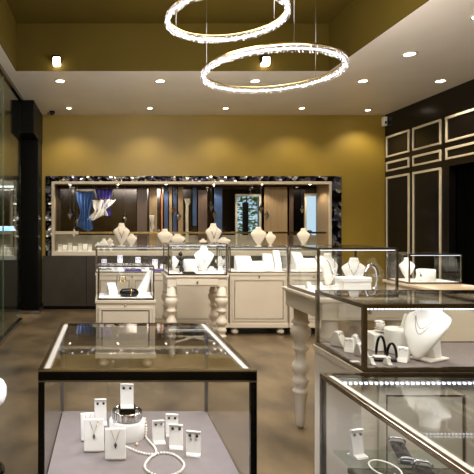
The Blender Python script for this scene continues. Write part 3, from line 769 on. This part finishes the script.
# black tray with arched loops
p = o1(383, 360)
o = thing('watch_tray', p, math.radians(-12), 'black tray with white pads and two black arched bands', 'watch tray')
MB().box(-.055, .055, -.035, .035, 0, .014).build('tray', 'black', o, bevel=.004)
MB().box(-.046, .030, -.028, .015, .0145, .022).build('pad', 'white', o, bevel=.003)
for dx, dy, hh in ((.038, -.006, .072), (-.004, .02, .10)):
    pts = [(dx+.022*math.cos(a)*1.0, dy, .014+hh*math.sin(a)) for a in [PI*k/14 for k in range(15)]]
    MB().tube(pts, .0065, 8).build('watch_band', 'black', o)
p = o1(377, 349); block(p, .085, .08, .095, .1, 'white square block under the small ruffled figure', slope=.9)
o = thing('ruffled_ornament', (p.x+.015, p.y, Z+.0955), 0, 'small white ruffled ornament on the square white block', 'ornament')
b = MB()
for k in range(5):
    a0 = k*1.3
    b.loft([[((.012+.012*math.sin(PI*j/5))*math.cos(a)*(1+.35*math.sin(3*a+a0)), (.012+.010*math.sin(PI*j/5))*math.sin(a), z0) for a in [2*PI*i/16 for i in range(16)]] for j, z0 in enumerate([k*.012+q*.0026 for q in range(6)])])
b.build('ruffles', 'white', o); MB().lathe([(.02, 0), (.018, .006)], 16).build('foot', 'white', o)
for i, (px, py, s, rz, lb) in enumerate(((340, 346, .05, .6, 'white ring stand nearest the left pane of the big case'), (349, 351, .042, -.5, 'tilted white ring stand second from the left pane'), (357, 350, .05, .9, 'tall white ring stand midway to the corner post'), (362, 356, .04, .2, 'white ring stand just left of the corner post'), (371, 364, .03, .4, 'tiny white ring stand right of the corner post'), (403, 361, .055, -.7, 'white ring stand in front of the white drum'), (409, 352, .045, .5, 'white ring stand between drum and big neck bust'), (388, 364.5, .028, .3, 'tiny white ring stand in front of the black tray'))):
    ring_stand(o1(px, py), s*(1.75 if i < 4 else 1.35), rz, lb, 'ring stands in the near right case')
MBp = o1(355, 362)
tag(MB().box(-.02, .02, -.012, .012, 0, .004).build('price_tag', 'white', loc=MBp), 'flat white price tag lying near the left front of the big case', 'tag')

# --- tall table case (deck 1.07)
Z = 1.07
bust((1.60, 3.62, Z), .245, .5, 'tall white bust at the back of the tall table case', m='white', necklace='sparkle')
bust((1.80, 3.66, Z), .21, -.5, 'white bust at the back right of the tall table case', m='white', necklace='sparkle', wide=.4)
o = thing('gift_box', (1.665, 3.40, Z), .05, 'square white box in front of the busts in the tall table case', 'box')
MB().box(-.095, .095, -.06, .06, 0, .085).build('box_body', 'white', o, bevel=.003)
MB().box(-.098, .098, -.063, .063, .07, .096).build('lid', 'white', o, bevel=.003)
for i, (x, y, s, rz, lb) in enumerate(((1.47, 3.46, .06, .5, 'white ring stand left of the square white box'), (1.53, 3.36, .05, -.4, 'small white ring stand at the left corner of the square white box'), (1.43, 3.56, .05, .1, 'white ring stand at the back left of the tall table case'))):
    ring_stand((x, y, Z), s, rz, lb, 'ring stands in the tall table case')
o = thing('bracelet_bow', (1.80, 3.42, Z), .2, 'silver bracelet arch standing at the right of the square white box', 'bracelet')
MB().tube([(.05*math.cos(a), 0, .09+.085*math.sin(a)) for a in [2*PI*k/30 for k in range(30)]], .009, 8, closed=True).build('bracelet', 'sparkle', o)
MB().lathe([(.04, 0), (.03, .006), (.008, .012), (.008, .09)], 14, (0, .016, 0)).build('stand', 'white', o)

# --- case on the marble counter (deck .905)
Z = .905
bust((3.42, 5.72, Z), .255, -.4, 'white bust at the left end of the case on the marble counter', m='white', wide=.32)
drum((3.60, 5.66, Z), .095, .125, 'white round drum in the case on the marble counter', m='white')
pendant_card((3.50, 5.60, Z), .06, .13, .3, 'slim white pendant card beside the drum on the marble counter')

# --- pedestal case (deck .745)
Z = .745
o = thing('watch_cushion', on(129, 296.5, Z), 0, 'black oval cushion with a bracelet in the low pedestal case', 'cushion')
MB().lathe([(.001, 0), (.085, .003), (.108, .03), (.105, .06), (.075, .085), (.001, .09)], 28, sy=.55).build('cushion', 'black', o)
MB().tube([(.02+.006*math.sin(a), .062*math.cos(a), .045+.05*math.sin(a)) for a in [2*PI*k/24 for k in range(24)]], .006, 8, closed=True).build('bracelet', 'goldm', o)
p = on(145, 293.5, Z)
o = thing('neck_form', p, 0, 'tall white curved neck form in the right of the low pedestal case', 'display form')
rings = []
for k in range(12):
    v = k/11; x = -.07+.12*v**.6; z = .27*v; wd_ = .055*(1-v)**.8+.016
    rings.append(ell(wd_, .045*(1-v*.6), 0, z)); rings[-1] = [(a+x, b_, c_) for a, b_, c_ in rings[-1]]
MB().loft(rings).build('neck', 'white', o); MB().box(-.10, .06, -.06, .06, 0, .012).build('base', 'white', o, bevel=.004)
p = on(112, 294.5, Z); block(p, .10, .10, .13, .3, 'white sloping ramp at the left of the black oval cushion')
p = on(119, 294.3, Z)
o = thing('bangle_stand', p, 0, 'chrome hook stand with bangle behind the black oval cushion', 'bangle stand')
MB().tube([(-.02, 0, 0), (-.03, 0, .12), (-.02, 0, .2), (.02, 0, .235), (.07, 0, .21), (.08, 0, .17)], .006, 8).build('hook', 'steel', o)
MB().lathe([(.04, 0), (.035, .01)], 18, (-.02, 0, 0)).build('foot', 'chrome', o)
MB().tube([(.04+.035*math.cos(a), 0, .175+.035*math.sin(a)) for a in [2*PI*k/22 for k in range(22)]], .005, 6, closed=True).build('bangle', 'goldm', o)

# --- middle table case (deck .975)
Z = .975
bust((xx(204, 6.0), 6.0, Z), .305, 0, 'white bust with long gold V necklace in the middle table case', m='white', necklace='goldm', wide=.40)
drum((xx(190, 5.93), 5.93, Z), .085, .15, 'white round drum beside the bust with the gold necklace')
o = thing('ring_cone', (xx(181, 5.90), 5.90, Z), 0, 'stack of black balls on a stand at the left of the middle table case', 'ring stand')
b = MB(); 
for k, (r_, z_) in enumerate(((.030, .035), (.030, .10), (.026, .16), (.026, .215))): b.ball((.006*(-1)**k, 0, z_), r_, 12, 8)
b.build('black_balls', 'black', o); MB().lathe([(.035, 0), (.03, .008), (.005, .012), (.005, .26)], 14).build('stand', 'chrome', o)
o = thing('watch_tray', (xx(189, 5.78), 5.79, Z), 0, 'flat black tray lying in front of the white drum on the middle table', 'tray')
MB().box(-.075, .075, -.03, .03, 0, .014).build('tray', 'black', o, bevel=.003)
MB().box(-.06, .06, -.02, .02, .0145, .019).build('pad', 'basecab', o)
for px, lb in ((212, 'white ring stand right of the gold necklace bust'), (221, 'white ring stand at the right corner of the middle table case')):
    ring_stand((xx(px, 5.9), 5.9, Z), .075, .4, lb, 'ring stands in the middle table case')
ring_stand((xx(196, 5.80), 5.80, Z), .06, -.3, 'white ring stand before the foot of the gold necklace bust', 'ring stands in the middle table case', ringm='goldm')

# --- middle row cases (deck .89)
Z = .89
def rowpt(px, d=7.2): return (xx(px, d), d, Z)
block((1.98, 7.3, Z), .235, .2, .20, 0, 'broad white sloping card at the left of the third middle-row case')
block((2.17, 7.2, Z), .15, .16, .13, .15, 'low white sloping card in the middle of the third middle-row case')
block((2.34, 7.32, Z), .13, .2, .23, -.1, 'tall white leaning card right of the low one in the third case')
block((2.465, 7.3, Z), .09, .2, .28, -.1, 'tallest white leaning block at the right end of the third case')
block((2.30, 7.12, Z), .10, .10, .09, .2, 'small white pad in front of the tall leaning card')
block(rowpt(298, 7.3), .15, .2, .26, .15, 'tall white leaning block in the right-end middle-row case')
block(rowpt(308, 7.2), .22, .2, .17, -.1, 'low broad white card in the right-end middle-row case')
block(rowpt(322, 7.3), .14, .2, .2, -.1, 'white sloping card behind the tall table case corner')
GR = 'small jewels in the bluish middle-row case'
k = 0
names = ['beside the left pane', 'second along', 'third along', 'fourth along', 'fifth along', 'sixth along', 'seventh along', 'nearest the right end']
for i, px in enumerate((104, 112, 120, 129, 138, 147, 155, 162)):
    d = 7.25+.08*(i % 2)
    if i % 2: ring_stand((xx(px, d), d, Z), .085, random.uniform(-.5, .5), 'small white ring stand in the bluish left-end case, %s' % names[i], GR, ringm='stoneb')
    else: earring_stand((xx(px, d), d, Z), .075, .16+.03*(i % 3), 0, 'small white earring stand in the bluish left-end case, %s' % names[i], GR, stone='stoneb')
for i, (px, sc, lb) in enumerate(((105, .1, 'white open tray before the left pane of the left-end case'), (133, .1, 'violet glass tray in the middle of the left-end case'), (158, .1, 'violet glass tray near the right end of the left-end case'))):
    o = thing('jewellery_tray', rowpt(px, 7.1), 0, lb, 'tray')
    MB().box(-.12, .12, -.04, .04, 0, .02).build('tray', 'white' if i == 0 else 'violet', o, bevel=.003)
    MB().box(-.10, .10, -.03, .03, .0205, .035).build('jewels', 'sparkle', o)['kind'] = 'stuff'
for px, h, lb in ((174, .2, 'white bust at the left of the second middle-row case'), (200, .22, 'white bust in the second middle-row case behind the middle table'), (220, .2, 'white bust at the right of the second middle-row case')):
    bust((xx(px, 7.3), 7.3, Z), h, 0, lb, m='white', group='busts in the second middle-row case')
# busts standing on top of the row of cases
Z = 1.235
for px, h, wd_, lb in ((121.5, .335, .36, 'tall ivory bust on the left-end glass case'), (131.5, .18, .46, 'low ivory bust right of the tall one on the left-end case'), (110, .12, .4, 'tiny ivory bust left of the tall one on the left-end case'), (165, .25, .46, 'ivory bust on the case tops, left one of a close pair'), (177.5, .18, .66, 'broad low ivory bust, right one of a close pair'), (213.5, .33, .36, 'tall ivory bust on the case tops between two tiny ones'), (203, .11, .5, 'tiny ivory bust just left of the tall middle one'), (223.5, .13, .8, 'broad tiny ivory bust just right of the tall middle one'), (258.5, .28, .42, 'large ivory bust before the garden window'), (270.5, .21, .40, 'smaller ivory bust right of the one before the garden window'), (303.5, .26, .36, 'ivory bust before the narrow pale blue window')):
    bust((xx(px, 7.25), 7.25, Z), h, random.uniform(-.15, .15), lb, 'busts standing on the glass cases', m='shell', wide=wd_, necklace='sparkle' if h > .3 else None)

# crystals hung in the wall showcase
def hang(px, py, d, s, label):
    p = at(px, py, d)
    o = thing('hanging_crystal', p, 0, label, 'crystal', 'crystals hung on threads in the showcase')
    MB().gem((0, 0, 0), .055*s, .095*s, 8).build('crystal', 'sparkle', o)
    MB().ball((0, 0, .105*s), .014).build('cap', 'chrome', o)
    MB().tube([(0, 0, .11*s), (0, 0, 2.34-p.z)], .002, 5).build('thread', 'steel', o)
for px, py, s, lb in ((70, 215, 1, 'white cut crystal hung alone left of the blue drape'), (77, 222, .8, 'small cut crystal hung in front of the blue drape'), (74, 233, .9, 'lowest cut crystal hung near the left end of the showcase'), (125, 219, .8, 'cut crystal hung over the tall left ivory bust'), (174, 210, .95, 'upper cut crystal of the pair before the blue panels'), (178.5, 217, .95, 'lower cut crystal of the pair before the blue panels'), (211, 207.5, .95, 'upper cut crystal over the tall middle ivory bust'), (214.5, 215, .95, 'lower cut crystal over the tall middle ivory bust'), (261, 209, .95, 'upper cut crystal hung at the right edge of the garden window'), (267, 216, .95, 'lower cut crystal hung right of the garden window'), (302, 210, .7, 'small cut crystal hung left of the pale blue window')):
    hang(px, py, 9.48, s, lb)
# little displays on the showcase deck, left end
Z = 1.06
for i, px in enumerate((60, 65, 70, 75, 80, 85, 90)):
    d = 9.40+.05*(i % 2)
    nm = ['at the very left end', 'second from the left end', 'third from the left end', 'fourth from the left end', 'fifth from the left end', 'sixth from the left end', 'nearest the tiny cream busts'][i]
    if i % 2: block((xx(px, d), d, Z), .09, .09, .10+.02*(i % 3), 0, 'small white sloping pad on the showcase deck, ' + nm, group='small displays on the showcase deck')
    else: earring_stand((xx(px, d), d, Z), .075, .13+.015*(i % 3), 0, 'small white earring stand on the showcase deck, ' + nm, 'small displays on the showcase deck')
for px, h, lb in ((98, .17, 'tiny cream bust on the showcase deck right of the small white pads'), (104, .24, 'cream bust on the showcase deck between two smaller ones'), (111, .18, 'tiny cream bust on the showcase deck behind the tall ivory bust')):
    bust((xx(px, 9.4), 9.4, Z), h, 0, lb, 'cream busts on the showcase deck', m='white')
for px, lb in ((3, 'white earring stand in the far-left stand-in showcase beside its inner edge'), (9, 'white earring stand in the middle of the far-left stand-in showcase'), (15, 'white earring stand in the far-left stand-in showcase nearest the black column')):
    earring_stand((xx(px, 9.05), 9.05, 1.0), .09, .15, 0, lb, 'earring stands in the far-left stand-in showcase')  # contents of the showcase that imitates the glass reflection

# --- bottom right vitrine contents (deck .25)
Z = .25
def tray_bracelet(px, py, rz, label):
    o = thing('bracelet_tray', on(px, py, Z), rz, label, 'tray')
    MB().box(-.11, .11, -.03, .03, 0, .02).build('tray', 'black', o, bevel=.012, seg=3)
    for x in (-.11, .11):
        MB().tube([(x, -.033, .004), (x, -.038, .02), (x, -.02, .034), (x, .02, .034), (x, .038, .02), (x, .033, .004)], .006, 8).build('clasp', 'sparkle', o)
MB().box(-.727, -.25, .12, 1.12, .235, .243).build('shelf', 'glassg', vN, loc=(0, 0, .25))
MB().box(-.735, -.25, .30, .315, .215, .235).box(-.735, -.25, .95, .965, .215, .235).build('shelf_bracket', 'bronze', vN, loc=(0, 0, .25))
Z = .4935
tray_bracelet(402, 455, 1.25, 'dark bracelet pad with silver clasps in the corner vitrine, further one')
tray_bracelet(430, 482, 1.25, 'dark bracelet pad with silver clasps in the corner vitrine, nearer one')
o = thing('hoop_necklace', on(385, 470, Z), 0, 'thin white hoop necklace lying left of the dark bracelet pads', 'necklace')
MB().tube([(.055*math.cos(a), .075*math.sin(a), .006) for a in [2*PI*k/40 for k in range(40)]], .004, 8, closed=True).build('hoop', 'pearl', o)
MB().ball((0, -.075, .010), .010).build('clasp', 'sparkle', o)
earring_stand(on(357, 456, Z), .06, .12, .3, 'white earring stand in the corner vitrine beyond the hoop necklace')
bust((1.57, 1.95, .25), .40, -.3, 'white neck bust inside the corner vitrine, cut by the right picture edge', m='white')

# round white stool at the left edge
o = thing('round_stool', (xx(5, 3.05)-.2, 3.05, 0), 0, 'round white upholstered stool with dark foot at the left picture edge', 'stool')
MB().lathe([(.17, .43), (.195, .44), (.205, .47), (.205, .52), (.19, .55), (.15, .565), (.001, .57)], 36).build('seat', 'white', o)
MB().lathe([(.03, .03), (.03, .43)], 16).build('column', 'black', o)
MB().lathe([(.195, 0), (.195, .015), (.17, .03), (.03, .045)], 36).build('base', 'black', o)
